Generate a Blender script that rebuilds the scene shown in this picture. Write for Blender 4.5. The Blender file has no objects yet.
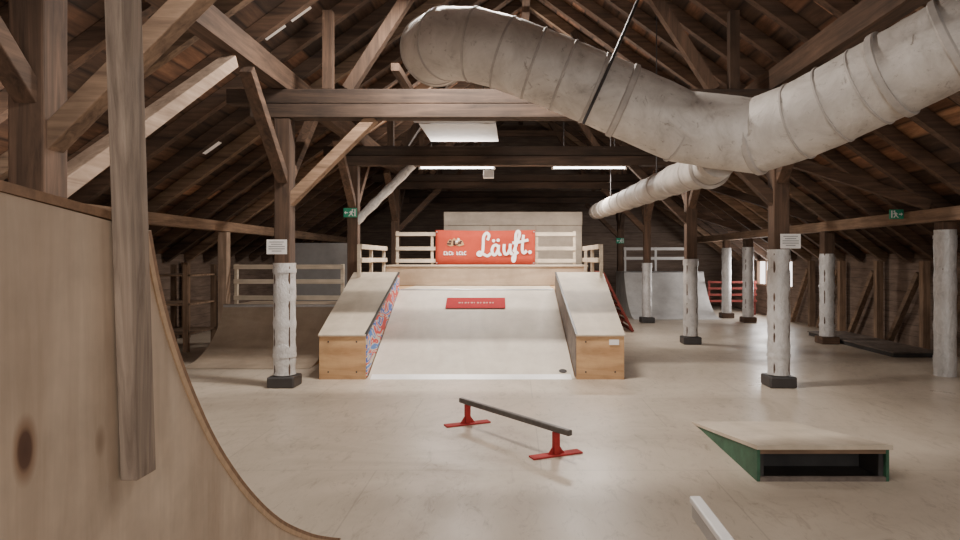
import bpy, bmesh, math, random
from mathutils import Vector, Matrix
random.seed(4)
scene = bpy.context.scene
COL = scene.collection
F, VX, VY, CH = 640.0, 515.0, 259.0, 1.6

# ------------------------------------------------------------------ materials
def newmat(name):
    m = bpy.data.materials.new(name); m.use_nodes = True
    nt = m.node_tree
    return m, nt, nt.nodes['Principled BSDF']

def coords(nt, scale=(1, 1, 1)):
    tc = nt.nodes.new('ShaderNodeTexCoord'); mp = nt.nodes.new('ShaderNodeMapping')
    mp.inputs['Scale'].default_value = scale
    nt.links.new(tc.outputs['Object'], mp.inputs['Vector'])
    return mp.outputs['Vector']

def ramp(nt, fac, stops):
    r = nt.nodes.new('ShaderNodeValToRGB')
    e = r.color_ramp.elements
    e[0].position, e[0].color = stops[0][0], (*stops[0][1], 1)
    e[1].position, e[1].color = stops[-1][0], (*stops[-1][1], 1)
    for p, c in stops[1:-1]:
        n = e.new(p); n.color = (*c, 1)
    nt.links.new(fac, r.inputs['Fac'])
    return r.outputs['Color']

def noise(nt, vec, scale, detail=5, rough=.6, dist=0):
    n = nt.nodes.new('ShaderNodeTexNoise')
    n.inputs['Scale'].default_value = scale; n.inputs['Detail'].default_value = detail
    n.inputs['Roughness'].default_value = rough; n.inputs['Distortion'].default_value = dist
    nt.links.new(vec, n.inputs['Vector'])
    return n.outputs['Fac']

def mix(nt, fac, a, b, mode='MIX'):
    n = nt.nodes.new('ShaderNodeMix'); n.data_type = 'RGBA'; n.blend_type = mode
    for sock, v in ((n.inputs[0], fac), (n.inputs[6], a), (n.inputs[7], b)):
        if isinstance(v, bpy.types.NodeSocket): nt.links.new(v, sock)
        elif isinstance(v, (int, float)): sock.default_value = v
        else: sock.default_value = (*v, 1)
    return n.outputs[2]

def bump(nt, bsdf, h, strength=.2, dist=.01):
    b = nt.nodes.new('ShaderNodeBump'); b.inputs['Strength'].default_value = strength
    b.inputs['Distance'].default_value = dist
    nt.links.new(h, b.inputs['Height']); nt.links.new(b.outputs['Normal'], bsdf.inputs['Normal'])

def wood(name, c1, c2, axis='Z', s=14, rough=.85, vary=.35, mid=None, bs=.25):
    m, nt, b = newmat(name)
    sc = [s, s, s]; sc['XYZ'.index(axis)] = s * .07
    v = coords(nt, sc)
    f = noise(nt, v, 1.0, 8, .65, .8)
    st = [(.3, c1), (.72, c2)] if mid is None else [(.3, c1), (.5, mid), (.72, c2)]
    c = ramp(nt, f, st)
    f2 = noise(nt, coords(nt, (1.3, 1.3, 1.3)), 1.6, 3)
    c = mix(nt, 1.0, c, ramp(nt, f2, [(.3, (.72, .72, .72)), (.7, (1.1, 1.1, 1.1))]), 'MULTIPLY')
    oi = nt.nodes.new('ShaderNodeObjectInfo')
    c = mix(nt, 1.0, c, ramp(nt, oi.outputs['Random'], [(0, (1 - vary,) * 3), (1, (1 + vary,) * 3)]), 'MULTIPLY')
    nt.links.new(c, b.inputs['Base Color']); b.inputs['Roughness'].default_value = rough
    bump(nt, b, f, bs, .006)
    return m

def plain(name, c, rough=.6, metal=0, var=.12, scale=6, bumpy=.05):
    m, nt, b = newmat(name)
    f = noise(nt, coords(nt), scale, 6, .65)
    lo = tuple(x * (1 - var) for x in c); hi = tuple(min(1, x * (1 + var)) for x in c)
    nt.links.new(ramp(nt, f, [(.3, lo), (.7, hi)]), b.inputs['Base Color'])
    b.inputs['Roughness'].default_value = rough; b.inputs['Metallic'].default_value = metal
    bump(nt, b, f, bumpy, .01)
    return m

def emit(name, c, s):
    m, nt, b = newmat(name)
    b.inputs['Base Color'].default_value = (*c, 1)
    b.inputs['Emission Color'].default_value = (*c, 1)
    b.inputs['Emission Strength'].default_value = s
    return m

def plywood(name, c1, c2, axis='Z', s=5, knot=None, rough=.6, dirt=.25, knots=True):
    m, nt, b = newmat(name)
    sc = [s, s, s]; sc['XYZ'.index(axis)] = s * .16
    f = noise(nt, coords(nt, sc), 1.0, 6, .6, 1.6)
    c = ramp(nt, f, [(.28, c1), (.5, tuple((a + d) / 2 for a, d in zip(c1, c2))), (.72, c2)])
    d = noise(nt, coords(nt), 1.7, 5, .7)
    c = mix(nt, 1.0, c, ramp(nt, d, [(.3, (1 - dirt,) * 3), (.62, (1.05,) * 3)]), 'MULTIPLY')
    if knots:
        vo = nt.nodes.new('ShaderNodeTexVoronoi'); vo.inputs['Scale'].default_value = 1.0
        ks = [2.6, 2.6, 2.6]; ks['XYZ'.index(axis)] = 1.3
        nt.links.new(coords(nt, ks), vo.inputs['Vector'])
        k = ramp(nt, vo.outputs['Distance'], [(.035, (.30, .20, .13)), (.075, (1, 1, 1))])
        c = mix(nt, .8, c, k, 'MULTIPLY')
    if knot:
        tc = nt.nodes.new('ShaderNodeTexCoord'); mp = nt.nodes.new('ShaderNodeMapping'); mp.vector_type = 'TEXTURE'
        mp.inputs['Location'].default_value = knot[0]; mp.inputs['Scale'].default_value = knot[1]
        nt.links.new(tc.outputs['Object'], mp.inputs['Vector'])
        ln = nt.nodes.new('ShaderNodeVectorMath'); ln.operation = 'LENGTH'
        nt.links.new(mp.outputs['Vector'], ln.inputs[0])
        k = ramp(nt, ln.outputs['Value'], [(.0, (.16, .09, .07)), (.45, (.22, .13, .10)), (.62, (.62, .50, .42)), (1.0, (1, 1, 1))])
        c = mix(nt, 1.0, c, k, 'MULTIPLY')
        g = noise(nt, coords(nt, (22, 22, 1.8)), 1.0, 5, .6, .5)      # fine vertical grain
        c = mix(nt, 1.0, c, ramp(nt, g, [(.3, (.90, .88, .86)), (.55, (1, 1, 1))]), 'MULTIPLY')
    nt.links.new(c, b.inputs['Base Color']); b.inputs['Roughness'].default_value = rough
    bump(nt, b, f, .06, .005)
    return m

DK = {a: wood('dark_timber_' + a.lower(), (.040, .024, .016), (.155, .090, .056), a) for a in 'XYZ'}
BEAM = wood('dark_beam_timber', (.028, .018, .013), (.105, .065, .044), 'X')
MD = {a: wood('brown_timber_' + a.lower(), (.115, .070, .044), (.36, .235, .15), a) for a in 'XYZ'}
LT = {a: wood('pale_timber_' + a.lower(), (.26, .175, .12), (.52, .38, .28), a, vary=.2) for a in 'XYZ'}
GREYW = wood('weathered_board', (.16, .112, .082), (.50, .385, .295), 'Z', 28, vary=.05, bs=.6)
RAIL = wood('cream_rail_wood', (.50, .41, .30), (.74, .63, .50), 'X', 10, vary=.1)
PLYLEDGE = plywood('ledge_plywood', (.38, .205, .095), (.61, .39, .20), 'X', 5)
PLYEDGE = plain('pale_ply_edge', (.50, .34, .21), .6, 0, .15, 30)
PLYTOP = plywood('ramp_top_sheet', (.53, .44, .335), (.67, .575, .455), 'Y', 2, knots=False, dirt=.2)
BANK = plywood('bank_sheet', (.59, .515, .42), (.72, .645, .545), 'Y', 1.5, knots=False, dirt=.14)
RISER = plywood('riser_sheet', (.36, .27, .19), (.48, .37, .27), 'X', 3, knots=False)
PLYWALL = plywood('backdrop_plywood', (.36, .295, .23), (.47, .395, .315), 'X', 2, knots=False)
DKSHEET = plywood('tan_ramp_sheet', (.36, .28, .205), (.47, .375, .285), 'X', 3, knots=False)
GREYSHEET = plywood('grey_ramp_sheet', (.66, .645, .625), (.78, .765, .745), 'X', 2, knots=False)
EDGEBROWN = plain('sheet_edge', (.26, .15, .085), .7, 0, .3, 30)
STEEL = plain('galvanised_steel', (.55, .55, .56), .38, .8)
BRIGHTPLATE = plain('polished_plate', (.90, .89, .87), .4, .1, .05)
DKSTEEL = plain('dark_steel', (.07, .065, .065), .45, .6)
BARSTEEL = plain('worn_bar_steel', (.11, .10, .092), .4, .5, .25, 14)
RED = plain('red_paint', (.36, .024, .022), .75, 0, .25, 12)
DULLRED = plain('dull_red_paint', (.18, .032, .025), .9, 0, .2)
BANNER = plain('red_banner_cloth', (.41, .048, .022), .9, 0, .12, 3)
WHITEP = plain('white_paint', (.74, .72, .70), .5, 0, .06)
SHADEDWHITE = plain('shaded_white_paint', (.42, .40, .38), .6, 0, .1)  # darker copy of the white paint; shade put into the handrail side's colour
WHITEINK = plain('white_ink', (.84, .82, .80), .7, 0, .03)
DARKINK = plain('dark_ink', (.05, .045, .045), .7)
GREEN = plain('sign_green', (.02, .30, .17), .5, 0, .05)
GREENPAINT = plain('dark_green_paint', (.035, .11, .06), .6, 0, .4, 9)
TUBE = emit('lit_tube', (1, .97, .95), 10)
PANE = emit('daylight_pane', (1, .93, .90), 3.0)
TILE = emit('glass_roof_tile', (.75, .68, .62), .20)
PANELW = plain('white_ceiling_board', (.55, .54, .53), .7, 0, .08)
PANELG = plain('grey_ceiling_board', (.24, .235, .23), .7, 0, .12)
GREYP = plain('grey_board', (.20, .19, .185), .8, 0, .15, 3)
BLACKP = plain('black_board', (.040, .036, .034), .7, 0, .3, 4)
SCUFFDARK = plain('scuffed_dark_board', (.15, .12, .10), .7, 0, .45, 7)

def wrap_mat():
    m, nt, b = newmat('silver_white_wrap')
    v = coords(nt, (1, 1, .7))
    f = noise(nt, v, 7, 8, .62, 1.8)
    nt.links.new(ramp(nt, f, [(.27, (.40, .385, .37)), (.42, (.56, .545, .53)), (.65, (.70, .685, .67))]), b.inputs['Base Color'])
    b.inputs['Roughness'].default_value = .33; b.inputs['Metallic'].default_value = .22
    g = noise(nt, v, 14, 4, .5, 3.0)
    bump(nt, b, mix(nt, .5, f, g), .85, .025)
    return m
WRAP = wrap_mat()

def duct_mat():
    m, nt, b = newmat('duct_wrap')
    f = noise(nt, coords(nt), 2.2, 8, .68, .8)
    c = ramp(nt, f, [(.28, (.30, .265, .235)), (.43, (.52, .475, .43)), (.60, (.65, .605, .555)), (.75, (.71, .665, .615))])
    g = noise(nt, coords(nt, (1, 1, 1)), 11, 7, .75, .8)
    c = mix(nt, 1.0, c, ramp(nt, g, [(.30, (.42, .39, .36)), (.42, (1, 1, 1))]), 'MULTIPLY')
    nt.links.new(c, b.inputs['Base Color']); b.inputs['Roughness'].default_value = .5
    b.inputs['Metallic'].default_value = .06
    bump(nt, b, f, .5, .04)
    return m
DUCT = duct_mat()
SEAM = plain('duct_seam', (.44, .40, .365), .6, 0, .2)
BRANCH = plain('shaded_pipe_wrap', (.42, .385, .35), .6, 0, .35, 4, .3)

def floor_mat():
    m, nt, b = newmat('scuffed_floor_sheets')
    v = coords(nt)
    br = nt.nodes.new('ShaderNodeTexBrick')
    br.inputs['Color1'].default_value = (.55, .468, .378, 1); br.inputs['Color2'].default_value = (.53, .45, .362, 1)
    br.inputs['Mortar'].default_value = (.43, .365, .295, 1)
    br.inputs['Scale'].default_value = 1; br.inputs['Mortar Size'].default_value = .006
    br.inputs['Brick Width'].default_value = 2.5; br.inputs['Row Height'].default_value = 1.25
    nt.links.new(v, br.inputs['Vector'])
    f = noise(nt, v, .5, 9, .66, .8)
    c = mix(nt, 1.0, br.outputs['Color'], ramp(nt, f, [(.30, (.68, .66, .64)), (.46, (.91, .905, .895)), (.56, (1, 1, 1)), (.72, (1.12, 1.12, 1.12))]), 'MULTIPLY')
    g = noise(nt, coords(nt, (1, .4, 1)), 9, 8, .77, 1.2)
    c = mix(nt, 1.0, c, ramp(nt, g, [(.32, (.69, .67, .655)), (.47, (1, 1, 1))]), 'MULTIPLY')
    h = noise(nt, coords(nt, (7, .9, 1)), 2.2, 6, .8, 3.0)         # long thin scuff streaks
    c = mix(nt, 1.0, c, ramp(nt, h, [(.33, (.72, .71, .70)), (.40, (1, 1, 1))]), 'MULTIPLY')
    nt.links.new(c, b.inputs['Base Color'])
    nt.links.new(ramp(nt, f, [(.3, (.48, .48, .48)), (.7, (.26, .26, .26))]), b.inputs['Roughness'])
    bump(nt, b, g, .05, .005)
    return m
FLOOR = floor_mat()

def stripes(nt, n, stops):
    tc = nt.nodes.new('ShaderNodeTexCoord'); sx = nt.nodes.new('ShaderNodeSeparateXYZ')
    nt.links.new(tc.outputs['Object'], sx.inputs[0])
    mul = nt.nodes.new('ShaderNodeMath'); mul.operation = 'MULTIPLY'; mul.inputs[1].default_value = n
    nt.links.new(sx.outputs['Z'], mul.inputs[0])
    fr = nt.nodes.new('ShaderNodeMath'); fr.operation = 'FRACT'; nt.links.new(mul.outputs[0], fr.inputs[0])
    return ramp(nt, fr.outputs[0], stops), mul.outputs[0]

def roof_mat():
    # boards run along the building; each board has its own tone and its own length breaks
    m, nt, b = newmat('roof_boards')
    stripe, lev = stripes(nt, 6.0, [(.0, (.20, .20, .20)), (.12, (1, 1, 1)), (.88, (1, 1, 1)), (1.0, (.3, .3, .3))])
    fl = nt.nodes.new('ShaderNodeMath'); fl.operation = 'FLOOR'; nt.links.new(lev, fl.inputs[0])
    tc = nt.nodes.new('ShaderNodeTexCoord'); sx = nt.nodes.new('ShaderNodeSeparateXYZ')
    nt.links.new(tc.outputs['Object'], sx.inputs[0])
    sgn = nt.nodes.new('ShaderNodeMath'); sgn.operation = 'SIGN'; nt.links.new(sx.outputs['X'], sgn.inputs[0])
    ym = nt.nodes.new('ShaderNodeMath'); ym.operation = 'MULTIPLY_ADD'; ym.inputs[1].default_value = .7
    nt.links.new(sx.outputs['Y'], ym.inputs[0]); nt.links.new(fl.outputs[0], ym.inputs[2])
    yf = nt.nodes.new('ShaderNodeMath'); yf.operation = 'FLOOR'; nt.links.new(ym.outputs[0], yf.inputs[0])
    cb = nt.nodes.new('ShaderNodeCombineXYZ')
    nt.links.new(fl.outputs[0], cb.inputs[0]); nt.links.new(yf.outputs[0], cb.inputs[1]); nt.links.new(sgn.outputs[0], cb.inputs[2])
    wn = nt.nodes.new('ShaderNodeTexWhiteNoise'); wn.noise_dimensions = '3D'; nt.links.new(cb.outputs[0], wn.inputs['Vector'])
    tone = ramp(nt, wn.outputs['Value'], [(0, (.30, .28, .26)), (.55, (1.0, .92, .86)), (.84, (1.6, 1.3, 1.08)), (.95, (2.2, 1.8, 1.5)), (1.0, (3.2, 2.9, 2.5))])
    f = noise(nt, coords(nt, (9, 1.2, 9)), 1.0, 6, .7)
    c = ramp(nt, f, [(.3, (.048, .028, .019)), (.55, (.125, .073, .047)), (.78, (.24, .15, .096))])
    c = mix(nt, 1.0, c, stripe, 'MULTIPLY'); c = mix(nt, 1.0, c, tone, 'MULTIPLY')
    big = noise(nt, coords(nt), .5, 4, .6)
    c = mix(nt, 1.0, c, ramp(nt, big, [(.35, (.6, .6, .6)), (.65, (1.15, 1.15, 1.15))]), 'MULTIPLY')
    nt.links.new(c, b.inputs['Base Color']); b.inputs['Roughness'].default_value = .9
    return m
ROOF = roof_mat()

def plank_wall_mat(name, c1, c2, n=5.0):
    m, nt, b = newmat(name)
    stripe, _ = stripes(nt, n, [(.0, (.3, .3, .3)), (.07, (1, 1, 1))])
    f = noise(nt, coords(nt, (1.2, 1.2, 9)), 1.5, 6, .7)
    c = mix(nt, 1.0, ramp(nt, f, [(.3, c1), (.7, c2)]), stripe, 'MULTIPLY')
    nt.links.new(c, b.inputs['Base Color']); b.inputs['Roughness'].default_value = .9
    return m
SIDEWALL = plank_wall_mat('side_wall_planks', (.10, .068, .050), (.24, .17, .13))
GABLE = plank_wall_mat('gable_planks', (.12, .085, .066), (.25, .185, .145), 4)

def graffiti_mat():
    m, nt, b = newmat('painted_graffiti')
    v = coords(nt, (1, .75, 2.2))
    f = noise(nt, v, 1.5, 2, .45, 1.8)
    r = ramp(nt, f, [(.0, (.62, .55, .47)), (.36, (.03, .12, .55)), (.44, (.66, .60, .54)), (.475, (.66, .03, .025)), (.545, (.62, .56, .49)), (.60, (.05, .20, .60)), (.68, (.60, .54, .47))])
    for n in nt.nodes:
        if n.type == 'VALTORGB': n.color_ramp.interpolation = 'CONSTANT'
    nt.links.new(r, b.inputs['Base Color']); b.inputs['Roughness'].default_value = .6
    return m
GRAF = graffiti_mat()

# ------------------------------------------------------------------ mesh tools
def wloc(o):
    v = Vector((0, 0, 0))
    while o is not None:
        v += Vector(o.location); o = o.parent
    return v

def catmull(pts, n=6):
    pts = [Vector(p) for p in pts]
    out = []
    for i in range(len(pts) - 1):
        p0 = pts[max(i - 1, 0)]; p1 = pts[i]; p2 = pts[i + 1]; p3 = pts[min(i + 2, len(pts) - 1)]
        for k in range(n):
            t = k / n
            out.append(.5 * ((2 * p1) + (p2 - p0) * t + (2 * p0 - 5 * p1 + 4 * p2 - p3) * t * t + (3 * p1 - p0 - 3 * p2 + p3) * t ** 3))
    out.append(pts[-1])
    return out

WARP = None
class MB:
    def __init__(self): self.v = []; self.f = []
    def add(self, vs, fs):
        k = len(self.v); self.v += [Vector(p) for p in vs]; self.f += [[i + k for i in f] for f in fs]; return self
    def box(self, x0, x1, y0, y1, z0, z1):
        vs = [(x, y, z) for x in (x0, x1) for y in (y0, y1) for z in (z0, z1)]
        return self.add(vs, [(0, 1, 3, 2), (4, 6, 7, 5), (0, 4, 5, 1), (2, 3, 7, 6), (0, 2, 6, 4), (1, 5, 7, 3)])
    def bar(self, p0, p1, w, h, up=(0, 0, 1)):
        p0, p1 = Vector(p0), Vector(p1); d = (p1 - p0).normalized(); up = Vector(up)
        if abs(d.dot(up)) > .98: up = Vector((0, 1, 0))
        s = d.cross(up).normalized(); u = s.cross(d).normalized()
        vs = [p + s * (a * w / 2) + u * (b * h / 2) for p in (p0, p1) for a, b in ((-1, -1), (1, -1), (1, 1), (-1, 1))]
        return self.add(vs, [(3, 2, 1, 0), (4, 5, 6, 7), (0, 1, 5, 4), (1, 2, 6, 5), (2, 3, 7, 6), (3, 0, 4, 7)])
    def prism(self, pts, off):
        n = len(pts); off = Vector(off); a = [Vector(p) for p in pts]
        return self.add(a + [p + off for p in a],
            [list(range(n))[::-1], list(range(n, 2 * n))] + [(i, (i + 1) % n, n + (i + 1) % n, n + i) for i in range(n)])
    def tube(self, path, r, n=20, caps=True, wob=0):
        path = [Vector(p) for p in path]; m = len(path)
        T = [(path[min(i + 1, m - 1)] - path[max(i - 1, 0)]).normalized() for i in range(m)]
        u = T[0].orthogonal().normalized(); vs = []; fs = []
        for i in range(m):
            u = (u - T[i] * u.dot(T[i])).normalized(); w = T[i].cross(u)
            ri = r[i] if isinstance(r, (list, tuple)) else r
            for k in range(n):
                a = 2 * math.pi * k / n
                rr = ri * (1 + wob * (random.random() - .5))
                vs.append(path[i] + u * (math.cos(a) * rr) + w * (math.sin(a) * rr))
        for i in range(m - 1):
            for k in range(n):
                fs.append((i * n + k, i * n + (k + 1) % n, (i + 1) * n + (k + 1) % n, (i + 1) * n + k))
        if caps: fs += [list(range(n))[::-1], [(m - 1) * n + k for k in range(n)]]
        return self.add(vs, fs)
    def build(self, name, mat, parent=None, bev=0, smooth=False):
        if WARP: self.v = [WARP(p) for p in self.v]
        me = bpy.data.meshes.new(name)
        if parent is None:
            xs = [p.x for p in self.v]; ys = [p.y for p in self.v]; zs = [p.z for p in self.v]
            org = Vector(((min(xs) + max(xs)) / 2, (min(ys) + max(ys)) / 2, min(zs)))
        else: org = wloc(parent)
        me.from_pydata([p - org for p in self.v], [], self.f)
        bm = bmesh.new(); bm.from_mesh(me); bmesh.ops.recalc_face_normals(bm, faces=bm.faces[:]); bm.to_mesh(me); bm.free()
        me.materials.append(mat)
        o = bpy.data.objects.new(name, me); COL.objects.link(o)
        if parent is None: o.location = org
        else: o.parent = parent
        if smooth:
            me.shade_smooth(); me.set_sharp_from_angle(angle=.7)
        if bev:
            b = o.modifiers.new('Bevel', 'BEVEL'); b.width = bev; b.segments = 2; b.limit_method = 'ANGLE'
        return o

def tag(o, label, cat, group=None):
    o['label'] = label; o['category'] = cat
    if group: o['group'] = group
    return o
def thing(name, loc, label, cat, group=None):
    o = bpy.data.objects.new(name, None); COL.objects.link(o); o.location = loc; o.empty_display_size = .2
    return tag(o, label, cat, group)
def struct(o):
    o['kind'] = 'structure'; return o

# ------------------------------------------------------------------ setting
RX, RZ, SL = .2, 6.75, .72
XL, XR = -6.8, 7.2
YB, YE = -5.0, 22.0
def roofz(x): return RZ - SL * abs(x - RX)
struct(MB().box(XL - .2, XR + .2, YB, YE + .2, -.12, 0).build('floor', FLOOR))
m = MB()
m.prism([(RX, YB, RZ), (XL - .3, YB, roofz(XL - .3)), (XL - .3, YB, roofz(XL - .3) + .1), (RX, YB, RZ + .1)], (0, YE + .2 - YB, 0))
m.prism([(RX, YB, RZ), (XR + .3, YB, roofz(XR + .3)), (XR + .3, YB, roofz(XR + .3) + .1), (RX, YB, RZ + .1)], (0, YE + .2 - YB, 0))
struct(m.build('ceiling', ROOF))
struct(MB().box(XL - .2, XL, YB, YE, 0, roofz(XL) - .01).build('wall_left', SIDEWALL))
zt = roofz(XR) - .01
m = MB()   # right wall with window openings
wins = [(16.6, 17.7), (18.0, 19.1), (3.6, 4.9)]
wz0, wz1 = .82, 1.58
ycur = YB
for a, b in sorted(wins):
    m.box(XR, XR + .2, ycur, a, 0, zt); m.box(XR, XR + .2, a, b, 0, wz0); m.box(XR, XR + .2, a, b, wz1, zt); ycur = b
m.box(XR, XR + .2, ycur, YE, 0, zt)
struct(m.build('wall_right', SIDEWALL))
struct(MB().prism([(XL, YE, 0), (XR, YE, 0), (XR, YE, roofz(XR) - .01), (RX, YE, RZ - .01), (XL, YE, roofz(XL) - .01)], (0, .2, 0)).build('wall_back', GABLE))
for i, (a, b) in enumerate(wins):
    w = struct(MB().box(XR + .10, XR + .13, a, b, wz0, wz1).build('window_%d' % (i + 1), PANE))
    f = MB(); t = .05
    f.box(XR + .01, XR + .16, a, a + t, wz0, wz1); f.box(XR + .01, XR + .16, b - t, b, wz0, wz1)
    f.box(XR + .01, XR + .16, a + t, b - t, wz0, wz0 + t); f.box(XR + .01, XR + .16, a + t, b - t, wz1 - t, wz1)
    f.box(XR + .06, XR + .14, (a + b) / 2 - .02, (a + b) / 2 + .02, wz0 + t, wz1 - t)
    f.build('window_frame', LT['Z'], w)

# ------------------------------------------------------------------ roof timbers
y = .40
while y < 21.8:
    for sgn in (-1, 1):
        x_e = (XL + .02) if sgn < 0 else (XR - .02)
        off = -.115
        xr = RX + sgn * .09
        p0 = (xr, y, roofz(xr) + off); p1 = (x_e, y, roofz(x_e) + off)
        mt = random.choice([DK['X'], DK['X'], MD['X']])
        o = MB().bar(p0, p1, .11, .17).build('rafter', mt)
        tag(o, 'dark sloping roof rafter under the %s roof slope' % ('left' if sgn < 0 else 'right'), 'rafter',
            'rafters of the %s roof slope' % ('left' if sgn < 0 else 'right'))
    y += .8
tag(MB().box(RX - .07, RX + .07, YB, YE, RZ - .55, RZ - .32).build('ridge_beam', DK['Y']), 'dark ridge beam along the top of the roof', 'beam')
for x, lab in ((-2.95, 'dark purlin along the tops of the inner left columns'), (3.32, 'dark purlin along the tops of the inner right columns')):
    tag(MB().box(x - .1, x + .1, YB, YE, 3.73, 4.0).build('purlin', DK['Y']), lab, 'beam')
for x, lab in ((-5.5, 'low brown purlin along the outer left posts'), (5.9, 'low brown purlin along the outer right columns')):
    tag(MB().box(x - .08, x + .08, YB, YE, 2.12, 2.30).build('purlin', MD['Y']), lab, 'beam')
frames = [4.03, 8.06, 12.1, 16.1, 20.1]
where = ['nearest the camera above the frame', 'in front of the ceiling panels, over the nearest columns', 'above the two lit tube lamps', 'just behind the tube lamps', 'against the far gable']
for yv, w in zip(frames, where):
    r = thing('tie_beam', (RX, yv, 3.36), 'dark double tie beam across the hall ' + w, 'beam')
    MB().box(-3.3, 3.7, yv - .11, yv + .11, 3.36, 3.53).build('lower_beam', BEAM, r, .008)
    MB().box(-3.6, 4.0, yv - .09, yv + .09, 3.54, 3.72).build('upper_beam', BEAM, r, .008)
    for s in (-1, 1):
        xa, xb = RX + s * 2.3, RX + s * .9
        MB().bar((xa, yv, 3.73), (xb, yv, roofz(xb) - .2), .13, .14).build('roof_strut', DK['Z'], r)
        xq = RX + s * 2.55
        MB().box(xq - .06, xq + .06, yv - .06, yv + .06, 3.73, roofz(xq) - .2).build('queen_post', DK['Z'], r)
    MB().box(RX - 1.35, RX + 1.35, yv - .07, yv + .07, 5.45, 5.62).build('collar_beam', DK['X'], r)

# ------------------------------------------------------------------ columns
def column(name, x, y, label, wrap=None, inner=True, s=1, base=True, top=3.355, w=.2, brace_mat=None, dark=DK, near_brace=None, cross=True, rear=True):
    r = thing(name, (x, y, 0), label, 'column')
    zb = .14 if base else 0
    h = w / 2
    MB().box(x - h, x + h, y - h, y + h, zb, top).build('shaft', dark['Z'], r, .012)
    if base:
        b = MB(); b.box(x - .17, x + .17, y - .16, y + .16, 0, .14)
        b.build('footing', DKSTEEL if inner else DK['X'], r, .02)
    if wrap:
        z0, z1 = wrap; n = 26; path = [(x, y, z0 + (z1 - z0) * i / n) for i in range(n + 1)]
        R0 = .136 if w > .18 else .124
        rad = [R0 + .004 * math.sin(i * .9 + x) + .003 * math.sin(i * 2.1 + y) for i in range(n + 1)]
        wr = MB().tube(path, rad, 18, True, .035).build('white_wrap', WRAP, r, 0, True)
        for zz in (z0 + .22, z1 - .12):
            MB().tube([(x, y, zz), (x, y, zz + .045)], R0 + .008, 20).build('tape_band', WRAP, wr, 0, True)
    if inner:
        if cross:
            q0 = (x + s * .02, y, 2.28); q1 = (x + s * 1.12, y, 3.38)
            if brace_mat is WRAP:
                n = 12
                MB().tube([Vector(q0).lerp(Vector(q1), i / n) for i in range(n + 1)], [.080 + .010 * math.sin(i * 2.1) for i in range(n + 1)], 14, True, .03).build('wrapped_brace', WRAP, r, 0, True)
            else:
                MB().bar(q0, q1, .13, .15, (0, 1, 0)).build('brace', brace_mat or dark['X'], r, .008)
        for sg in (-1, 1):
            if sg == 1 and (near_brace or not rear): continue
            MB().bar((x, y + sg * .05, 2.58), (x, y + sg * 1.15, 3.65), .12, .14, (1, 0, 0)).build('brace', dark['Y'], r, .008)
        if near_brace:
            MB().bar((x, y + .05, 2.0), (x + .05, y + 2.6, 3.65), .12, .15, (1, 0, 0)).build('brace', LT['Y'], r, .008)
    return r

column('column', -3.0, 4.03, 'dark timber column behind the top of the near plywood ramp at far left', s=1, near_brace=True, brace_mat=MD['X'], w=.22)
column('column', -2.9, 8.06, 'white wrapped column with paper notice left of the central ramp', (.15, 1.55), s=1, brace_mat=MD['X'])
column('column', -3.05, 12.1, 'dark column carrying the exit sign behind the left ledge', s=1, brace_mat=WRAP)
column('column', -3.0, 16.1, 'dark column in shadow behind the left side railing of the deck', s=1)
column('column', 3.32, 4.03, 'near right column beside the camera, outside the view', s=-1, cross=False, rear=False)
column('column', 3.32, 8.06, 'white wrapped column with paper notice, nearest right of the rail', (.15, 1.72), s=-1)
column('column', 3.32, 12.1, 'white wrapped column second in the inner right row', (.15, 1.6), s=-1)
column('column', 3.32, 16.1, 'slim white wrapped column in front of the grey quarter pipe', (.15, 1.5), s=-1, w=.17)
column('column', 3.4, 20.6, 'dark far column behind the grey quarter pipe', s=-1)
column('outer_column', 5.9, 8.78, 'white wrapped column at the right edge of the view', (.0, 2.0), inner=False, top=2.11, base=False, w=.19)
column('outer_column', 5.92, 12.14, 'grey wrapped column beside the low dark platform', (.1, 1.7), inner=False, top=2.11)
column('outer_column', 5.9, 16.2, 'white wrapped column before the red barrier', (.1, 1.9), inner=False, top=2.11)
column('outer_column', 5.75, 17.4, 'narrow white wrapped column left of the red barrier', (.1, 1.9), inner=False, top=2.11, w=.17)
column('outer_column', -5.5, 12.1, 'pale bare post at the left end of the left railing', inner=False, top=2.11, base=False, w=.17, dark=LT)
column('outer_column', -5.5, 8.06, 'post hidden behind the near plywood ramp', inner=False, top=2.11, base=False, w=.17, dark=MD)

for i, yv in enumerate([8.2, 9.6, 11.0, 12.4, 13.8, 15.2]):
    tag(MB().box(6.98, 7.10, yv - .06, yv + .06, 0, roofz(7.1) - .22).build('wall_stud', MD['Z']), 'upright brown timber stud along the low right wall', 'post', 'studs along the right wall')
    tag(MB().bar((7.04, yv + .14, 1.35), (7.04, yv + 1.05, .035), .09, .1, (1, 0, 0)).build('diagonal_strut', MD['Y']), 'diagonal brown timber strut along the low right wall', 'strut', 'diagonal struts along the right wall')
for i, yv in enumerate([7.6, 9.4, 11.2, 13.0, 14.8]):
    tag(MB().box(-6.74, -6.62, yv - .06, yv + .06, 0, roofz(-6.74) - .22).build('wall_stud', MD['Z']), 'upright brown timber stud along the low left wall', 'post', 'studs along the left wall')
for yv in (8.78, 12.14, 16.2):
    tag(MB().bar((3.45, yv + .2, 3.1), (5.8, yv + .2, 2.36), .1, .14).build('aisle_strut', DK['X']), 'dark sloping strut between inner and outer right columns', 'strut', 'struts over the right aisle')

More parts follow.
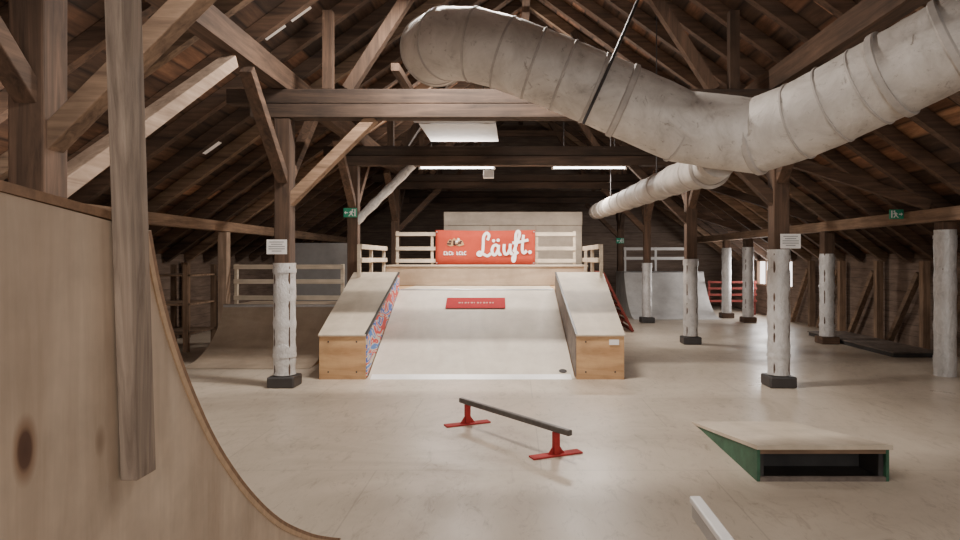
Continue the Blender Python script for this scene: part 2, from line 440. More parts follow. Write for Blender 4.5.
for x, yv, lab in ((-2.68, 7.88, 'small pale glass tile in the left roof, upper of the close pair'), (-3.0, 7.88, 'small pale glass tile in the left roof, lower of the close pair'), (-4.6, 9.6, 'small lone glass tile low in the left roof')):
    sx = .12
    tag(MB().prism([(x - sx, yv - .17, roofz(x - sx) - .012), (x + sx, yv - .17, roofz(x + sx) - .012), (x + sx, yv + .17, roofz(x + sx) - .012), (x - sx, yv + .17, roofz(x - sx) - .012)], (0, 0, .008)).build('glass_roof_tile', TILE), lab, 'roof tile')
tag(MB().box(-1.72, -.33, 9.4, 10.95, 3.93, 3.95).build('ceiling_board', PANELG), 'grey board laid over the beams, nearer of the two ceiling boards', 'ceiling board')
tag(MB().box(-1.66, -.33, 11.05, 12.7, 3.93, 3.95).build('ceiling_board', PANELW), 'white board laid over the beams, farther and brighter of two', 'ceiling board')
for xx in (-1.5, -.5):
    tag(MB().box(xx - .05, xx + .05, 8.0, 12.8, 3.955, 4.05).build('board_batten', DK['Y']), 'dark batten carrying the white ceiling boards', 'batten', 'battens over the ceiling boards')

# ------------------------------------------------------------------ lamps
def lamp(x0, x1, y, z, label, power, up=.55):
    c = (x0 + x1) / 2
    r = thing('tube_lamp', (c, y, z), label, 'lamp')
    hs = MB().box(x0, x1, y - .07, y + .07, z + .045, z + .10).build('housing', WHITEP, r, .01)
    MB().tube([(x0 + .03, y, z), (x1 - .03, y, z)], .035, 12).build('tube', TUBE, r, 0, True)
    for xx in (x0 + .02, x1 - .02): MB().box(xx - .02, xx + .02, y - .045, y + .045, z - .045, z + .044).build('end_cap', WHITEP, hs)
    for xx in (x0 + .25, x1 - .25): MB().tube([(xx, y, z + .1), (xx, y, roofz(xx) - .02)], .006, 6).build('suspension_wire', DKSTEEL, r)
    for sgn, rot, e in ((-1, 0, power), (1, math.pi, power * up)):  # the upward light is added above the housing to brighten the roof
        l = bpy.data.lights.new('tube_and_uplight', 'AREA'); l.shape = 'RECTANGLE'; l.size = x1 - x0; l.size_y = .12; l.energy = e; l.color = (1, .92, .84)
        lo = bpy.data.objects.new('tube_and_uplight', l); COL.objects.link(lo); lo.location = (c, y, z - .06 if sgn < 0 else z + .13); lo.rotation_euler = (rot, 0, 0)
lamp(-1.95, -.40, 13.0, 3.47, 'lit white fluorescent tube lamp, left of the pair over the deck', 170, .5)
lamp(.74, 2.27, 13.0, 3.47, 'lit white fluorescent tube lamp, right of the pair over the deck', 170, .5)
lamp(-1.9, -.4, 3.2, 3.6, 'added fluorescent tube lamp above the near left ramp, out of view', 54, .9)  # unseen lamp added to light the foreground
lamp(.6, 2.1, 3.2, 3.6, 'added fluorescent tube lamp above the near right floor, out of view', 26, .6)  # second unseen lamp, added to light the near floor
lamp(-1.4, .1, 7.1, 4.9, 'added fluorescent tube lamp high under the ridge, out of view', 340, .16)  # unseen, added to brighten the middle of the hall
lamp(4.4, 5.6, 5.6, 2.75, 'added fluorescent tube lamp over the right aisle, out of view', 14, .8)  # added fill for the right aisle, never in view
lamp(-5.9, -4.6, 5.6, 2.0, 'added fluorescent tube lamp over the left aisle, out of view', 42, .9)  # added fill for the left aisle, never in view
tag(MB().box(-.63, -.42, 12.6, 12.74, 3.2, 3.36).build('junction_box', WHITEP, None, .01), 'small white box under the beam between the tube lamps', 'box')

# ------------------------------------------------------------------ ducts
def at(px, py, d): return Vector(((px - VX) * d / F, d, CH - (py - VY) * d / F))
def resample(path, step):
    out = [path[0]]; acc = 0
    for a, b in zip(path[:-1], path[1:]):
        L = (b - a).length; t = step - acc
        while t <= L:
            out.append(a + (b - a) * (t / L)); t += step
        acc = (acc + L) % step
    return out
key = [Vector((4.2, 3.95, 3.58)), Vector((3.28, 4.6, 3.21)), Vector((2.72, 5.25, 2.92)), Vector((2.28, 5.72, 2.73)), Vector((1.92, 5.98, 2.72)), Vector((1.55, 6.0, 2.84)), Vector((1.0, 5.98, 3.08)), Vector((.3, 5.96, 3.37)),
       Vector((-.25, 5.98, 3.57)), Vector((-.60, 6.08, 3.65)), Vector((-.80, 6.38, 3.69)), Vector((-.82, 6.8, 3.78)), Vector((-.82, 7.2, 3.92))]
path = catmull(key, 8)
rs = resample(path, .1)
seams = [5, 13, 19, 22, 25, 29, 36, 42, 45] + list(range(48, len(rs) - 2, 3))
knots_ = [0] + seams + [len(rs) - 1]
# straight gores between the seams, so the bends are segmented like sheet-metal elbows
gore = []
for a, b in zip(knots_[:-1], knots_[1:]):
    steps = max(2, (b - a))
    for k in range(steps): gore.append(rs[a].lerp(rs[b], k / steps))
gore.append(rs[-1])
duct = thing('ventilation_duct', (1.9, 5.98, 2.38), 'large pale wrapped ventilation duct bending across the upper right', 'duct')
MB().tube(gore, .335, 40, True, .022).build('duct_body', DUCT, duct, 0, True)
def ringband(c, t, r, w, name, mat, parent, h=.014):
    MB().tube([c - t * w / 2, c - t * w * .3, c + t * w * .3, c + t * w / 2], [r, r + h, r + h, r], 40, False).build(name, mat, parent, 0, True)
big = (13, 29, 42)
for i in seams:
    t = (rs[min(i + 1, len(rs) - 1)] - rs[i - 1]).normalized()
    t = (t + Vector((random.uniform(-.05, .05), random.uniform(-.05, .05), random.uniform(-.05, .05)))).normalized()
    ringband(rs[i], t, .335, .07 if i in big else .024, 'seam_band', SEAM, duct, .018 if i in big else .010)
MB().tube([rs[17], rs[17] + (rs[18] - rs[17]).normalized() * .05], .360, 40).build('flange', SEAM, duct, 0, True)
m = MB(); a = at(583, 124, 5.62); b = at(612, 60, 5.60); c = at(668, -70, 5.55)
m.tube(catmull([a, b, c], 5), .014, 8)
m.build('hanger_strap', DKSTEEL, duct)
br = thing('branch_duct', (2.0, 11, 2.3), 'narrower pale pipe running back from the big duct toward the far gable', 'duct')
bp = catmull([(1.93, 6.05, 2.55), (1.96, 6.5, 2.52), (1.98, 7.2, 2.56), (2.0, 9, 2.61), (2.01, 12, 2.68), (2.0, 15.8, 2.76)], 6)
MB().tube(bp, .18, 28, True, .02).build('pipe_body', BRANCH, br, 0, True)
rb = resample(bp, .1)
ringband(rb[4], (rb[5] - rb[3]).normalized(), .185, .10, 'joint_collar', SEAM, br, .03)
for i in range(10, len(rb) - 2, 9):
    t = (rb[i + 1] - rb[i - 1]).normalized(); ringband(rb[i], t, .179, .05, 'pipe_band', SEAM, br)
for i in (30, 74):
    p = rb[i]; MB().tube([(p.x, p.y, p.z + .17), (p.x, p.y, roofz(p.x) - .1)], .008, 6).build('pipe_hanger', DKSTEEL, br)

# ------------------------------------------------------------------ near plywood quarter pipe at left
curve = catmull([(-1, 1.753, 1.679), (-1, 1.803, 1.527), (-1, 1.882, 1.362), (-1, 2.0, 1.175), (-1, 2.169, .963), (-1, 2.415, .728), (-1, 2.723, .495), (-1, 3.10, .275), (-1, 3.40, .125), (-1, 3.66, .004)], 5)
def offs(c, d):
    out = []
    for i, p in enumerate(c):
        t = (c[min(i + 1, len(c) - 1)] - c[max(i - 1, 0)]).normalized()
        out.append(p + Vector((0, -abs(t.z) * d, -abs(t.y) * d)))
    for p in out: p.z = max(p.z, .001)
    return out
mid = offs(curve, .015)
inner = offs(curve, .034)
W0 = -2.6
qp = thing('quarter_pipe', (-1.8, 1.6, 0), 'big near quarter pipe ramp with plywood side panel at left edge', 'skate ramp')
base = wloc(qp)
PK = plywood('near_plywood', (.51, .38, .275), (.72, .575, .44), 'Z', 4, knot=(Vector((-1, 1.306, 1.21)) - base, (1.0, .038, .080)), rough=.5, dirt=.26)
prof = [Vector((-1, .15, 0)), Vector((-1, .15, 1.745))] + [Vector((-1, 1.2, 1.735)), Vector((-1, 1.71, 1.68))] + inner[:-1] + [Vector((-1, 3.58, 0))]
MB().prism(prof, (-.022, 0, 0)).build('side_panel', PK, qp)
sh = Vector((.004, 0, 0))
MB().prism([p + sh for p in curve] + [p + sh for p in reversed(mid)], (W0 + 1, 0, 0)).build('riding_surface', EDGEBROWN, qp, 0, True)
MB().prism([p + sh for p in mid] + [p + sh for p in reversed(inner)], (W0 + 1, 0, 0)).build('under_layer', PLYEDGE, qp, 0, True)
MB().prism([p + Vector((W0 + 1.03, 0, 0)) for p in prof], (-.022, 0, 0)).build('side_panel', PK, qp)
MB().prism([(-.996, .13, 1.746), (-.996, 1.2, 1.736), (-.996, 1.74, 1.682), (-.996, 1.74, 1.702), (-.996, 1.2, 1.757), (-.996, .13, 1.767)], (W0 + 1, 0, 0)).build('deck', EDGEBROWN, qp)
MB().tube([(-1.02, 1.745, 1.69), (W0, 1.745, 1.69)], .018, 12).build('coping', DKSTEEL, qp, 0, True)
for z in (.3, .8, 1.3): MB().box(-2.59, -1.03, .3, .38, z, z + .08).build('crossbar', LT['X'], qp)
bd = MB()
bd.prism([(-.995, 1.612, 1.04), (-.952, 1.612, 1.04), (-.952, 1.70, 1.04), (-.995, 1.70, 1.04)], (0, -.25, 4.6))
tag(bd.build('upright_board', GREYW, None, .004), 'weathered upright board fixed to the side of the near ramp', 'board')

# ------------------------------------------------------------------ central ramp
YL = 8.5
def skew(p):     # the ramp stands turned a little off the hall's axis and flares toward the deck
    t = min(max((p.y - YL) / 3.3, 0), 1)
    if p.x < -2.45: s = -.38
    elif p.x > 1.2: s = .17
    else: s = -.07 - .095 * (.80 - p.x) / 2.765
    return Vector((p.x + s * t, p.y, p.z))
WARP = skew
X0, X1 = -1.965, .80
YF = 8.55
r = thing('bank_ramp', (-.6, 10.4, 0), 'wide pale bank ramp in the centre with flat deck', 'skate ramp')
MB().prism([(X0, YF + .12, .005), (X0, 11.8, 1.0), (X0, 13.58, 1.0), (X0, 13.58, 0), (X0, YF + .12, 0)], (X1 - X0, 0, 0)).build('ramp_body', PLYLEDGE, r)
MB().prism([(X0, YF, .004), (X0, 11.8, 1.03), (X0, 11.8, 1.004), (X0, YF + .08, .001)], (X1 - X0, 0, 0)).build('bank_surface', BANK, r)
MB().box(X0, X1, 11.8, 13.58, 1.004, 1.03).build('deck_sheet', PLYTOP, r)
MB().prism([(X0 + .04, YF - .05, .002), (X0 + .04, YF + .1, .042), (X0 + .04, YF + .1, .038), (X0 + .04, YF - .05, .0)], (2.68, 0, 0)).build('threshold_plate', BRIGHTPLATE, r)
MB().tube([(X0 + .02, 11.8, 1.03), (X1 - .02, 11.8, 1.03)], .02, 10).build('coping', STEEL, r, 0, True)
BL = math.hypot(11.8 - YF, 1.03)
def bankpt(x, t, up): return (x, YF + (11.8 - YF) * t - up * 1.03 / BL, .004 + 1.026 * t + up * (11.8 - YF) / BL)
r = thing('red_board', bankpt(-.68, .7, .01), 'small flat red board with pale lettering strip on the bank', 'sign')
tA, tB = .725, .868
MB().prism([bankpt(-1.09, tA, .012), bankpt(-.09, tA, .012), bankpt(-.09, tB, .012), bankpt(-1.09, tB, .012)], (0, -.003, .008)).build('board', plain('deep_red_board', (.37, .008, .012), .95), r)
m = MB()
for i, wv in enumerate((.05, .03, .045, .03, .05, .02, .045, .03, .05, .035, .045, .03)):
    xa = -.88 + i * .052
    m.prism([bankpt(xa, .785, .022), bankpt(xa + wv * .75, .785, .022), bankpt(xa + wv * .75, .803, .022), bankpt(xa, .803, .022)], (0, -.0007, .002))
m.build('faded_print', plain('faded_print', (.50, .24, .20), .8), r)
LZ0, LZ1, LY1 = .575, 1.335, 11.85
def ledge(xa, xb, label, inner_x, sgn, graf):
    c = (xa + xb) / 2
    r = thing('grind_ledge', (c, 10.3, 0), label, 'ledge')
    y0 = YL
    P = [(y0, 0), (y0, LZ0), (LY1, LZ1), (LY1, 0)]
    body = MB().prism([(xa, y, z) for y, z in P], (xb - xa, 0, 0)).build('body', PLYLEDGE, r)
    T = [(y0 - .02, LZ0 + .001), (LY1 + .02, LZ1 + .001), (LY1 + .02, LZ1 + .021), (y0 - .02, LZ0 + .021)]
    MB().prism([(xa - .01, y, z) for y, z in T], (xb - xa + .02, 0, 0)).build('top_sheet', PLYTOP, r)
    MB().bar((inner_x, y0, LZ0 + .012), (inner_x, LY1, LZ1 + .012), .03, .03).build('steel_edge', DKSTEEL, r)
    S = [(y0 + .04, .03), (y0 + .04, LZ0 - .02), (LY1 - .02, LZ1 - .04), (LY1 - .02, 1.04)]
    MB().prism([(inner_x, y, z) for y, z in S], (sgn * .012, 0, 0)).build('inner_side', GRAF if graf else SCUFFDARK, r)
    for zz, xx in ((.1, xa + .12), (.1, xb - .12), (.5, xa + .12), (.5, xb - .12)):
        MB().tube([(xx, y0 - .005, zz), (xx, y0 + .002, zz)], .012, 8).build('screw_head', DKSTEEL, body)
    return r
ledge(-2.60, -1.985, 'sloped plywood ledge with graffiti inner side left of the bank', -1.985, 1, True)
rl = ledge(.82, 1.45, 'sloped plywood ledge with plain inner side right of the bank', .82, -1, False)
MB().box(1.25, 1.38, YL - .012, YL - .006, .46, .53).build('sticker', WHITEINK, rl)
p = Vector(bankpt(.66, .06, .004)); nrm = Vector((0, -1.03, 11.8 - YF)).normalized()
tag(MB().tube([p, p + nrm * .004], .055, 20).build('round_sticker', DARKINK), 'small round dark sticker at the lower right of the bank', 'sticker')
WARP = None

r = thing('upper_platform', (-.6, 14.6, 0), 'raised rear platform with tan riser behind the deck', 'platform')
MB().box(-2.74, 1.53, 13.62, 15.6, 0, 1.44).build('platform_body', PLYLEDGE, r)
MB().box(-2.74, 1.53, 13.595, 13.615, 1.04, 1.44).build('riser', RISER, r)
MB().box(-2.76, 1.55, 13.58, 15.62, 1.442, 1.47).build('top_sheet', PLYTOP, r)
for xa, xb, lb in ((-2.84, -2.14, 'left'), (.74, 1.53, 'right')):
    tag(MB().box(xa, xb, 11.89, 13.57, 0, 1.03).build('deck_block', PLYLEDGE, None, .005), 'plywood block filling the deck behind the %s ledge' % lb, 'platform')

def railing(label, posts, rails, mat=RAIL, w=.06, group=None, name='railing', cat='railing', rh=.085):
    c = Vector(posts[0][:3])
    r = thing(name, c, label, cat, group)
    for (x, y, z0, z1) in posts: MB().box(x - w / 2, x + w / 2, y - w / 2, y + w / 2, z0, z1).build('post', mat, r, .004)
    for a, b in rails: MB().bar(a, b, .035, rh).build('rail', mat, r, .004)
    return r
railing('cream wooden railing on the left side of the deck', [(-2.80, 11.5, 1.285, 1.86), (-2.79, 12.4, 1.03, 1.86), (-2.77, 13.5, 1.03, 1.86)],
        [((-2.75, 11.45, 1.82), (-2.72, 13.55, 1.82)), ((-2.75, 11.45, 1.58), (-2.72, 13.55, 1.58))])
railing('cream wooden railing on the right side of the deck', [(1.55, 11.5, 1.285, 1.86), (1.50, 12.4, 1.03, 1.86), (1.49, 13.5, 1.03, 1.86)],
        [((1.50, 11.45, 1.82), (1.445, 13.55, 1.82)), ((1.50, 11.45, 1.58), (1.445, 13.55, 1.58))])
railing('cream wooden railing across the upper platform behind the red banner', [(-2.7, 14.7, 1.47, 2.24), (-1.9, 14.7, 1.47, 2.20), (.5, 14.7, 1.47, 2.20), (1.36, 14.7, 1.47, 2.24)],
        [((-2.73, 14.65, 2.17), (1.39, 14.65, 2.17)), ((-2.73, 14.65, 1.84), (1.39, 14.65, 1.84)), ((-2.73, 14.65, 1.56), (1.39, 14.65, 1.56))])
# banner
by = 14.59
bx0, bx1, bz0, bz1 = -1.81, .46, 1.47, 2.26
r = thing('banner', (-.67, by, bz0), 'red cloth banner with white script lettering hung on the railing', 'banner')
vs = []; fs = []; n = 24
for i in range(n + 1):
    x = bx0 + (bx1 - bx0) * i / n
    for j in range(5):
        z = bz0 + (bz1 - bz0) * j / 4 - (.015 * math.sin(math.pi * i / n) if j == 4 else 0)
        vs.append((x, by + .012 * math.sin(i * .8 + j * .5), z))
for i in range(n):
    for j in range(4): fs.append((i * 5 + j, (i + 1) * 5 + j, (i + 1) * 5 + j + 1, i * 5 + j + 1))
o = MB().add(vs, fs).build('cloth', BANNER, r, 0, True)
sm = o.modifiers.new('Solid', 'SOLIDIFY'); sm.thickness = .004; sm.offset = 1
layer = [0.0]
def ribbon(mb, pts, w, ox, oz, sc, rot=.06):
    y0 = by - .028 - layer[0]; layer[0] += .0030
    c = catmull([(p[0], 0, p[1]) for p in pts], 7); vs = []; fs = []
    for i, p in enumerate(c):
        t = (c[min(i + 1, len(c) - 1)] - c[max(i - 1, 0)])
        t = t.normalized() if t.length > 0 else Vector((1, 0, 0)); nn = Vector((-t.z, 0, t.x))
        for s in (1, -1):
            q = p + nn * s * w / 2
            xx = q.x * math.cos(rot) - q.z * math.sin(rot); zz = q.x * math.sin(rot) + q.z * math.cos(rot)
            vs.append((ox + xx * sc, y0 - .0028 * i / len(c), oz + zz * sc))
    for i in range(len(c) - 1): fs.append((2 * i, 2 * i + 1, 2 * i + 3, 2 * i + 2))
    mb.add(vs, fs)
def dot(mb, x, z, rad, ox, oz, sc, rot=.06, n=14):
    y = by - .028 - layer[0]; layer[0] += .0006
    xx = x * math.cos(rot) - z * math.sin(rot); zz = x * math.sin(rot) + z * math.cos(rot)
    mb.add([(ox + (xx + rad * math.cos(2 * math.pi * k / n)) * sc, y, oz + (zz + rad * math.sin(2 * math.pi * k / n)) * sc) for k in range(n)], [list(range(n))])
A = (-.82, 1.655, .103)
letters = [
 ('letter', [[(2.1, 3.5), (2.5, 4.5), (2.0, 5.1), (1.3, 4.3), (1.1, 2.6), (.85, 1.0), (.3, .25), (-.25, .55), (.2, 1.0), (1.0, .5), (1.9, .05), (2.7, .55)]], []),
 ('letter', [[(4.45, 1.7), (4.0, 2.3), (3.3, 2.1), (2.95, 1.1), (3.25, .2), (3.85, .4), (4.4, 1.5)], [(4.5, 2.3), (4.35, 1.0), (4.55, .2), (4.95, .3)]], [(3.45, 3.3, .36), (4.45, 3.35, .36)]),
 ('letter', [[(5.75, 2.4), (5.6, 1.2), (5.8, .25), (6.4, .35), (6.95, 1.3)], [(7.1, 2.4), (6.95, 1.1), (7.15, .2), (7.55, .35)]], []),
 ('letter', [[(7.7, .6), (8.5, 2.4), (9.25, 4.3), (9.0, 5.1), (8.45, 4.4), (8.2, 2.0), (7.9, -.8), (7.55, -1.5), (7.4, -.8), (8.0, 0), (8.7, .5)], [(7.55, 2.55), (8.6, 2.65), (9.35, 2.73)]], []),
 ('letter', [[(10.1, 4.2), (9.75, 2.0), (9.65, .7), (10.0, .2), (10.6, .7)], [(9.3, 2.73), (10.0, 2.85), (11.1, 3.0)]], []),
 ('full_stop', [], [(11.3, .3, .40)])]
for nm, sts, ds in letters:
    m = MB()
    for st in sts: ribbon(m, st, .60, *A)
    for dx, dz, rad in ds: dot(m, dx, dz, rad, *A)
    m.build(nm, WHITEINK, r)
# emblem: small ochre crest over two short words
CREAM = plain('ochre_ink', (.42, .25, .12), .8)
m = MB(); ex, ez, es = -1.36, 1.97, .82
def poly(pts, y=by - .028): m.add([(ex + a * es, y, ez + b * es) for a, b in pts], [list(range(len(pts)))])
poly([(-.24, -.06), (-.20, .05), (-.14, .10), (-.09, .07), (-.03, .14), (.02, .09), (.08, .15), (.14, .08), (.20, .06), (.25, -.06), (.12, -.10), (0, -.07), (-.12, -.10)])
emb = m.build('emblem', CREAM, r)
BROWNINK = plain('brown_ink', (.05, .02, .016), .8)
for k, (a, b, c_, d_) in enumerate(((-.17, -.03, .055, .026), (-.14, .035, .04, .028), (-.03, 0, .03, .065), (.045, .035, .03, .022), (.12, -.01, .05, .028), (.16, .035, .035, .018), (.02, -.055, .07, .016), (.09, .09, .024, .03))):
    MB().box(ex + (a - c_) * es, ex + (a + c_) * es, by - .032, by - .0305, ez + (b - d_) * es, ez + (b + d_) * es).build('emblem_mark', BROWNINK if k % 4 != 3 else WHITEINK, emb)
for i0 in (0, 5):
    m = MB()
    for i in range(i0, i0 + 4):
        xx = ex - .27 + i * .058 + .01
        m.box(xx, xx + .014, by - .029, by - .028, 1.69, 1.775); m.box(xx + .014, xx + .044, by - .029, by - .028, 1.755 - (i % 2) * .03, 1.775 - (i % 2) * .03); m.box(xx + .014, xx + .044, by - .029, by - .028, 1.69, 1.71)
    m.build('small_word', WHITEINK, r)
for xx in (bx0 + .03, bx1 - .03):
    for zz in (bz0 + .04, bz1 - .04): MB().tube([(xx, by - .03, zz), (xx, by + .0, zz)], .014, 10).build('eyelet', STEEL, r)

r = thing('plywood_partition', (0, 16.3, 0), 'tall beige plywood partition behind the red banner', 'partition')
for i in range(3):
    xa = -1.75 + i * 1.135
    MB().box(xa, xa + 1.125, 15.75, 15.775, 0, 2.42).build('panel', PLYWALL, r, .003)
MB().box(-1.75, 1.655, 15.75, 15.775, 2.43, 2.76).build('top_panel', PLYWALL, r, .003)
for xx in (-1.7, -.6, .52, 1.6): MB().box(xx - .04, xx + .04, 15.78, 15.87, 0, 2.74).build('stud', LT['Z'], r)

# ------------------------------------------------------------------ other quarter pipes
def quarter(x0, x1, y0, y1, h, yd, label, mat, side, deg=62):
    r = thing('quarter_pipe', ((x0 + x1) / 2, (y0 + yd) / 2, 0), label, 'skate ramp')
    a = []; n = 20; tm = math.radians(deg)
    for i in range(n + 1):
        t = tm * i / n; a.append((y0 + (y1 - y0) * math.sin(t) / math.sin(tm), .006 + (h - .006) * (1 - math.cos(t)) / (1 - math.cos(tm))))
    low = [(y + .02, max(.001, z - .02)) for y, z in a]
    MB().prism([(x0, y, z) for y, z in a] + [(x0, y, z) for y, z in reversed(low)], (x1 - x0, 0, 0)).build('riding_surface', mat, r, 0, True)
    for xx in (x0 + .005, x1 - .027):
        MB().prism([(xx, y, z - .001) for y, z in low[1:]] + [(xx, yd, h - .03), (xx, yd, 0), (xx, low[1][0], 0)], (.022, 0, 0)).build('side_panel', side, r)
    MB().box(x0, x1, y1, yd, h - .025, h).build('deck', mat, r)
    MB().tube([(x0, y1, h), (x1, y1, h)], .025, 10).build('coping', STEEL, r, 0, True)
    return r
quarter(-4.85, -3.0, 9.3, 10.66, .82, 11.9, 'low tan quarter pipe between the left wall and left ledge', DKSHEET, PLYLEDGE, 70)
quarter(3.15, 5.45, 16.85, 18.5, 1.22, 20.0, 'pale grey quarter pipe at the back right', GREYSHEET, GREYSHEET)
railing('cream wooden railing behind the low tan quarter pipe', [(-5.33, 12.25, 0, 1.5), (-4.3, 12.25, 0, 1.5), (-3.3, 12.25, 0, 1.5)],
        [((-5.36, 12.2, 1.45), (-3.26, 12.2, 1.45)), ((-5.36, 12.2, 1.17), (-3.26, 12.2, 1.17)), ((-5.36, 12.2, .86), (-3.26, 12.2, .86))])
railing('cream wooden railing on the grey quarter pipe deck at the back right', [(3.25, 18.9, 1.22, 1.95), (4.15, 18.9, 1.22, 1.95), (5.15, 18.9, 1.22, 1.95)],
        [((3.2, 18.85, 1.9), (5.2, 18.85, 1.9)), ((3.2, 18.85, 1.62), (5.2, 18.85, 1.62))], WHITEP)
tag(MB().box(-5.1, -3.4, 14.0, 14.04, 0, 1.95).build('grey_partition', GREYP, None, .004), 'grey board partition behind the left railing', 'partition')
r = thing('timber_rack', (-5.95, 11.4, 0), 'brown open timber rack by the left wall', 'rack')
for xx in (-6.4, -5.65):
    for yy in (11.0, 12.0): MB().box(xx - .04, xx + .04, yy - .04, yy + .04, 0, 1.5).build('upright', MD['Z'], r)
for z in (.3, .8, 1.3): MB().box(-6.44, -5.61, 10.97, 12.03, z, z + .03).build('shelf', MD['X'], r)

r = thing('red_slatted_panel', (2.5, 15, 0), 'red slatted stand sloping beside the right of the platform', 'panel')
xb, dx = 2.52, -.60
for i in range(8):
    f = i / 7; MB().bar((xb + dx * f, 13.9, .07 + 1.2 * f), (xb + dx * f, 16.4, .07 + 1.2 * f), .12, .03, (.8, 0, .6)).build('slat', DULLRED, r)
for yy in (13.93, 15.1, 16.37):
    MB().bar((xb + .05, yy, .02), (xb + dx, yy, 1.29), .05, .05, (0, 1, 0)).build('frame_bar', DULLRED, r)
    MB().bar((xb + dx - .02, yy, 1.26), (xb + dx - .25, yy, .02), .05, .05, (0, 1, 0)).build('rear_leg', DULLRED, r)
railing('red barrier by the far right windows', [(5.55, 18.3, 0, .98), (6.15, 18.3, 0, .98), (6.85, 18.3, 0, .98)],
        [((5.5, 18.26, z), (6.9, 18.26, z)) for z in (.94, .76, .58, .40)], DULLRED, .05, None, 'red_barrier', 'barrier', .06)
r = thing('low_platform', (6.5, 11.9, 0), 'low dark platform on the floor by the right wall', 'platform')
MB().box(6.15, 6.9, 10.4, 13.4, 0, .07).build('body', BLACKP, r)
MB().box(6.13, 6.92, 10.38, 13.42, .071, .09).build('top_sheet', SCUFFDARK, r)

# ------------------------------------------------------------------ grind rail
r = thing('grind_rail', (-.06, 5.7, 0), 'low black grind rail on red feet in the middle of the floor', 'grind rail')
pa, pb = Vector((-.46, 6.2, 0)), Vector((.335, 5.22, 0)); dr = (pb - pa).normalized()
MB().bar(pa - dr * .12 + Vector((0, 0, .215)), pb + dr * .17 + Vector((0, 0, .215)), .05, .05).build('rail_bar', BARSTEEL, r, .012)
sd = Vector((math.cos(math.radians(24)), math.sin(math.radians(24)), 0))
for p in (pa, pb):
    MB().bar(p - sd * .225 + Vector((0, 0, .007)), p + sd * .225 + Vector((0, 0, .007)), .10, .014).build('foot_plate', RED, r, .003)
    lg = MB().bar(p + Vector((0, 0, .014)), p + Vector((0, 0, .19)), .05, .05, sd).build('leg', RED, r, .004)
    for s_ in (-1, 1):
        q = p + Vector((-sd.y, sd.x, 0)) * -.006
        MB().prism([q + sd * s_ * .03 + Vector((0, 0, .014)), q + sd * s_ * .075 + Vector((0, 0, .014)), q + sd * s_ * .03 + Vector((0, 0, .075))], Vector((-sd.y, sd.x, 0)) * .012).build('gusset', RED, lg)
# ------------------------------------------------------------------ kicker
kx0, kx1, yl, yh, hh = 1.74, 2.69, 6.25, 4.6, .268
r = thing('kicker_ramp', ((kx0 + kx1) / 2, 5.4, 0), 'small wedge kicker ramp with green sides and open hollow end', 'skate ramp')
MB().prism([(kx0 - .01, yl + .04, .004), (kx0 - .01, yh - .03, hh), (kx0 - .01, yh - .03, hh - .030), (kx0 - .01, yl - .1, .001)], (kx1 - kx0 + .02, 0, 0)).build('top_sheet', PLYTOP, r)
for xx, mm in ((kx0, GREENPAINT), (kx1 - .022, GREENPAINT)):
    MB().prism([(xx, yl - .15, .0), (xx, yh, .0), (xx, yh, hh - .034), (xx, yl - .15, .006)], (.022, 0, 0)).build('side_panel', mm, r)
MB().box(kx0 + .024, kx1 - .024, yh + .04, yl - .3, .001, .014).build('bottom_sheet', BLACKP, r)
MB().box(kx0 + .024, kx1 - .024, yh, yh + .03, hh - .068, hh - .038).build('front_crossbar', MD['X'], r)
MB().box(kx0 + .024, kx1 - .024, yh, yh + .03, .0, .03).build('front_crossbar', SCUFFDARK, r)
MB().box(kx0 + .024, kx1 - .024, yh + .30, yh + .33, .015, .18).build('hollow_shade_back', BLACKP, r)  # black panel put in so the hollow end looks shaded
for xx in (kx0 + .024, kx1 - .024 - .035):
    MB().box(xx, xx + .035, yh + .032, yh + .29, .015, hh - .08).build('hollow_shade_cheek', BLACKP, r)  # black cheeks line the hollow, shade put in as colour
# white railing end near the camera
r = thing('handrail', (.54, 1.4, 0), 'white wooden handrail end at the bottom edge of the view', 'railing')
MB().box(.512, .545, .2, 1.88, .885, .905).build('top_rail', WHITEP, r, .004)
MB().box(.516, .541, .2, 1.87, .845, .884).build('side_board', SHADEDWHITE, r, .003)
for yy in (.5, 1.2): MB().box(.542, .60, yy - .03, yy + .03, 0, .884).build('post', WHITEP, r, .004)

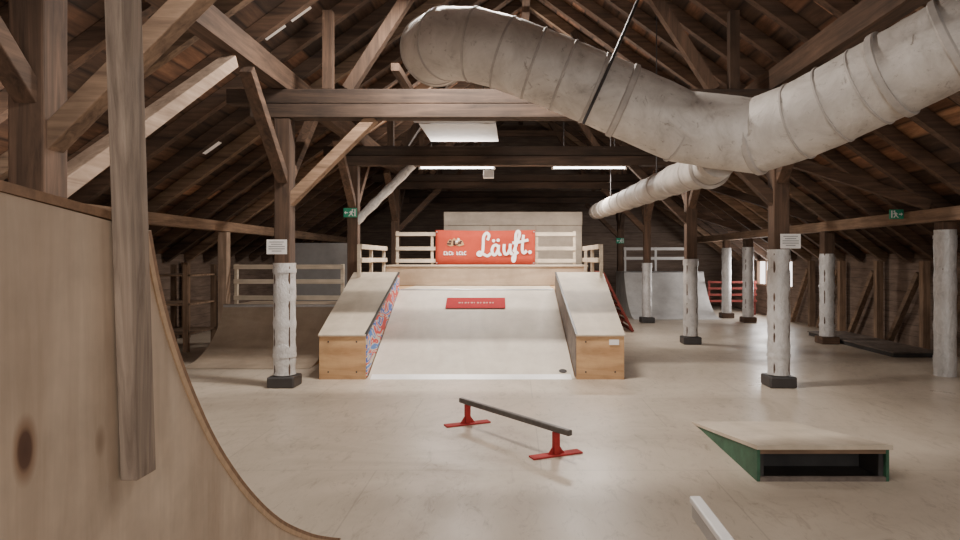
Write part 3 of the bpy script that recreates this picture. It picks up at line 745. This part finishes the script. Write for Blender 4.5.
# ------------------------------------------------------------------ signs
PRINT = plain('grey_print', (.3, .3, .3), .8)
def notice(x, y, z, label):
    r = thing('paper_notice', (x, y, z), label, 'notice')
    MB().box(x - .125, x + .125, y - .004, y, z, z + .18).build('sheet', WHITEINK, r)
    m = MB()
    for i, w in enumerate((.18, .14, .2, .2, .12)):
        zz = z + .15 - i * .028; m.box(x - w / 2, x + w / 2, y - .006, y - .005, zz - .005, zz + .005)
    m.build('printed_lines', PRINT, r)
notice(-2.94, 7.90, 1.66, 'white paper notice on the left wrapped column')
notice(3.40, 7.90, 1.73, 'white paper notice on the right wrapped column')
def exitsign(x, y, z, label, flip=1, k=1.0):
    r = thing('exit_sign', (x, y, z), label, 'exit sign')
    MB().box(x - .13 * k, x + .13 * k, y - .03, y, z, z + .18 * k).build('panel', GREEN, r, .004)
    m = MB(); Y = y - .033; f = flip
    def q(pts): m.prism([(x + f * a * k, Y, z + b * k) for a, b in pts], (0, .002, 0))
    q([(.085, .02), (.11, .02), (.11, .16), (.085, .16)])                                   # door
    q([(.0, .065), (.04, .065), (.055, .125), (.015, .125)])                                # trunk
    q([(.0, .065), (-.035, .02), (-.015, .02), (.025, .065)]); q([(.015, .065), (.05, .02), (.07, .025), (.04, .07)])   # legs
    q([(.05, .12), (.08, .095), (.075, .085), (.045, .105)]); q([(.015, .12), (-.02, .095), (-.012, .085), (.02, .105)])   # arms
    m.add([(x + f * k * (.05 + .017 * math.cos(i * .63)), Y, z + k * (.146 + .017 * math.sin(i * .63))) for i in range(10)], [list(range(10))])
    m.build('running_figure', WHITEINK, r)
    m = MB(); q([(-.115, .09), (-.08, .125), (-.08, .1), (-.04, .1), (-.04, .08), (-.08, .08), (-.08, .055)])
    m.build('arrow', WHITEINK, r)
    return r
exitsign(-3.08, 11.98, 2.38, 'green exit sign on the dark column behind the left ledge', 1, .95)
exitsign(5.71, 9.6, 2.20, 'green exit sign on the low purlin at right', -1, .78)
exitsign(3.36, 20.48, 2.10, 'small green exit sign on the far dark column beyond the deck', 1, .95)

# ------------------------------------------------------------------ light and camera
w = bpy.data.worlds.new('World'); scene.world = w; w.use_nodes = True
bg = w.node_tree.nodes['Background']; bg.inputs[0].default_value = (1, .95, .91, 1); bg.inputs[1].default_value = .7
def area(name, loc, rot, sx, sy, e, c=(1, .97, .94)):
    l = bpy.data.lights.new(name, 'AREA'); l.shape = 'RECTANGLE'; l.size = sx; l.size_y = sy; l.energy = e; l.color = c
    o = bpy.data.objects.new(name, l); COL.objects.link(o); o.location = loc; o.rotation_euler = rot; return o
area('gable_window_light', (1.0, -4.6, 2.6), (math.radians(78), 0, 0), 4, 3, 165, (1, .955, .91))
area('window_daylight', (7.1, 17.8, 1.2), (0, math.radians(90), 0), .75, 2.4, 95, (1, .96, .93))
cam = bpy.data.cameras.new('Camera'); cam.lens = 24; cam.sensor_width = 36
cam.shift_x = -35 / 960; cam.shift_y = -11 / 960; cam.clip_start = .05
co = bpy.data.objects.new('Camera', cam); COL.objects.link(co); co.location = (0, 0, CH); co.rotation_euler = (math.radians(90), 0, 0)
scene.camera = co
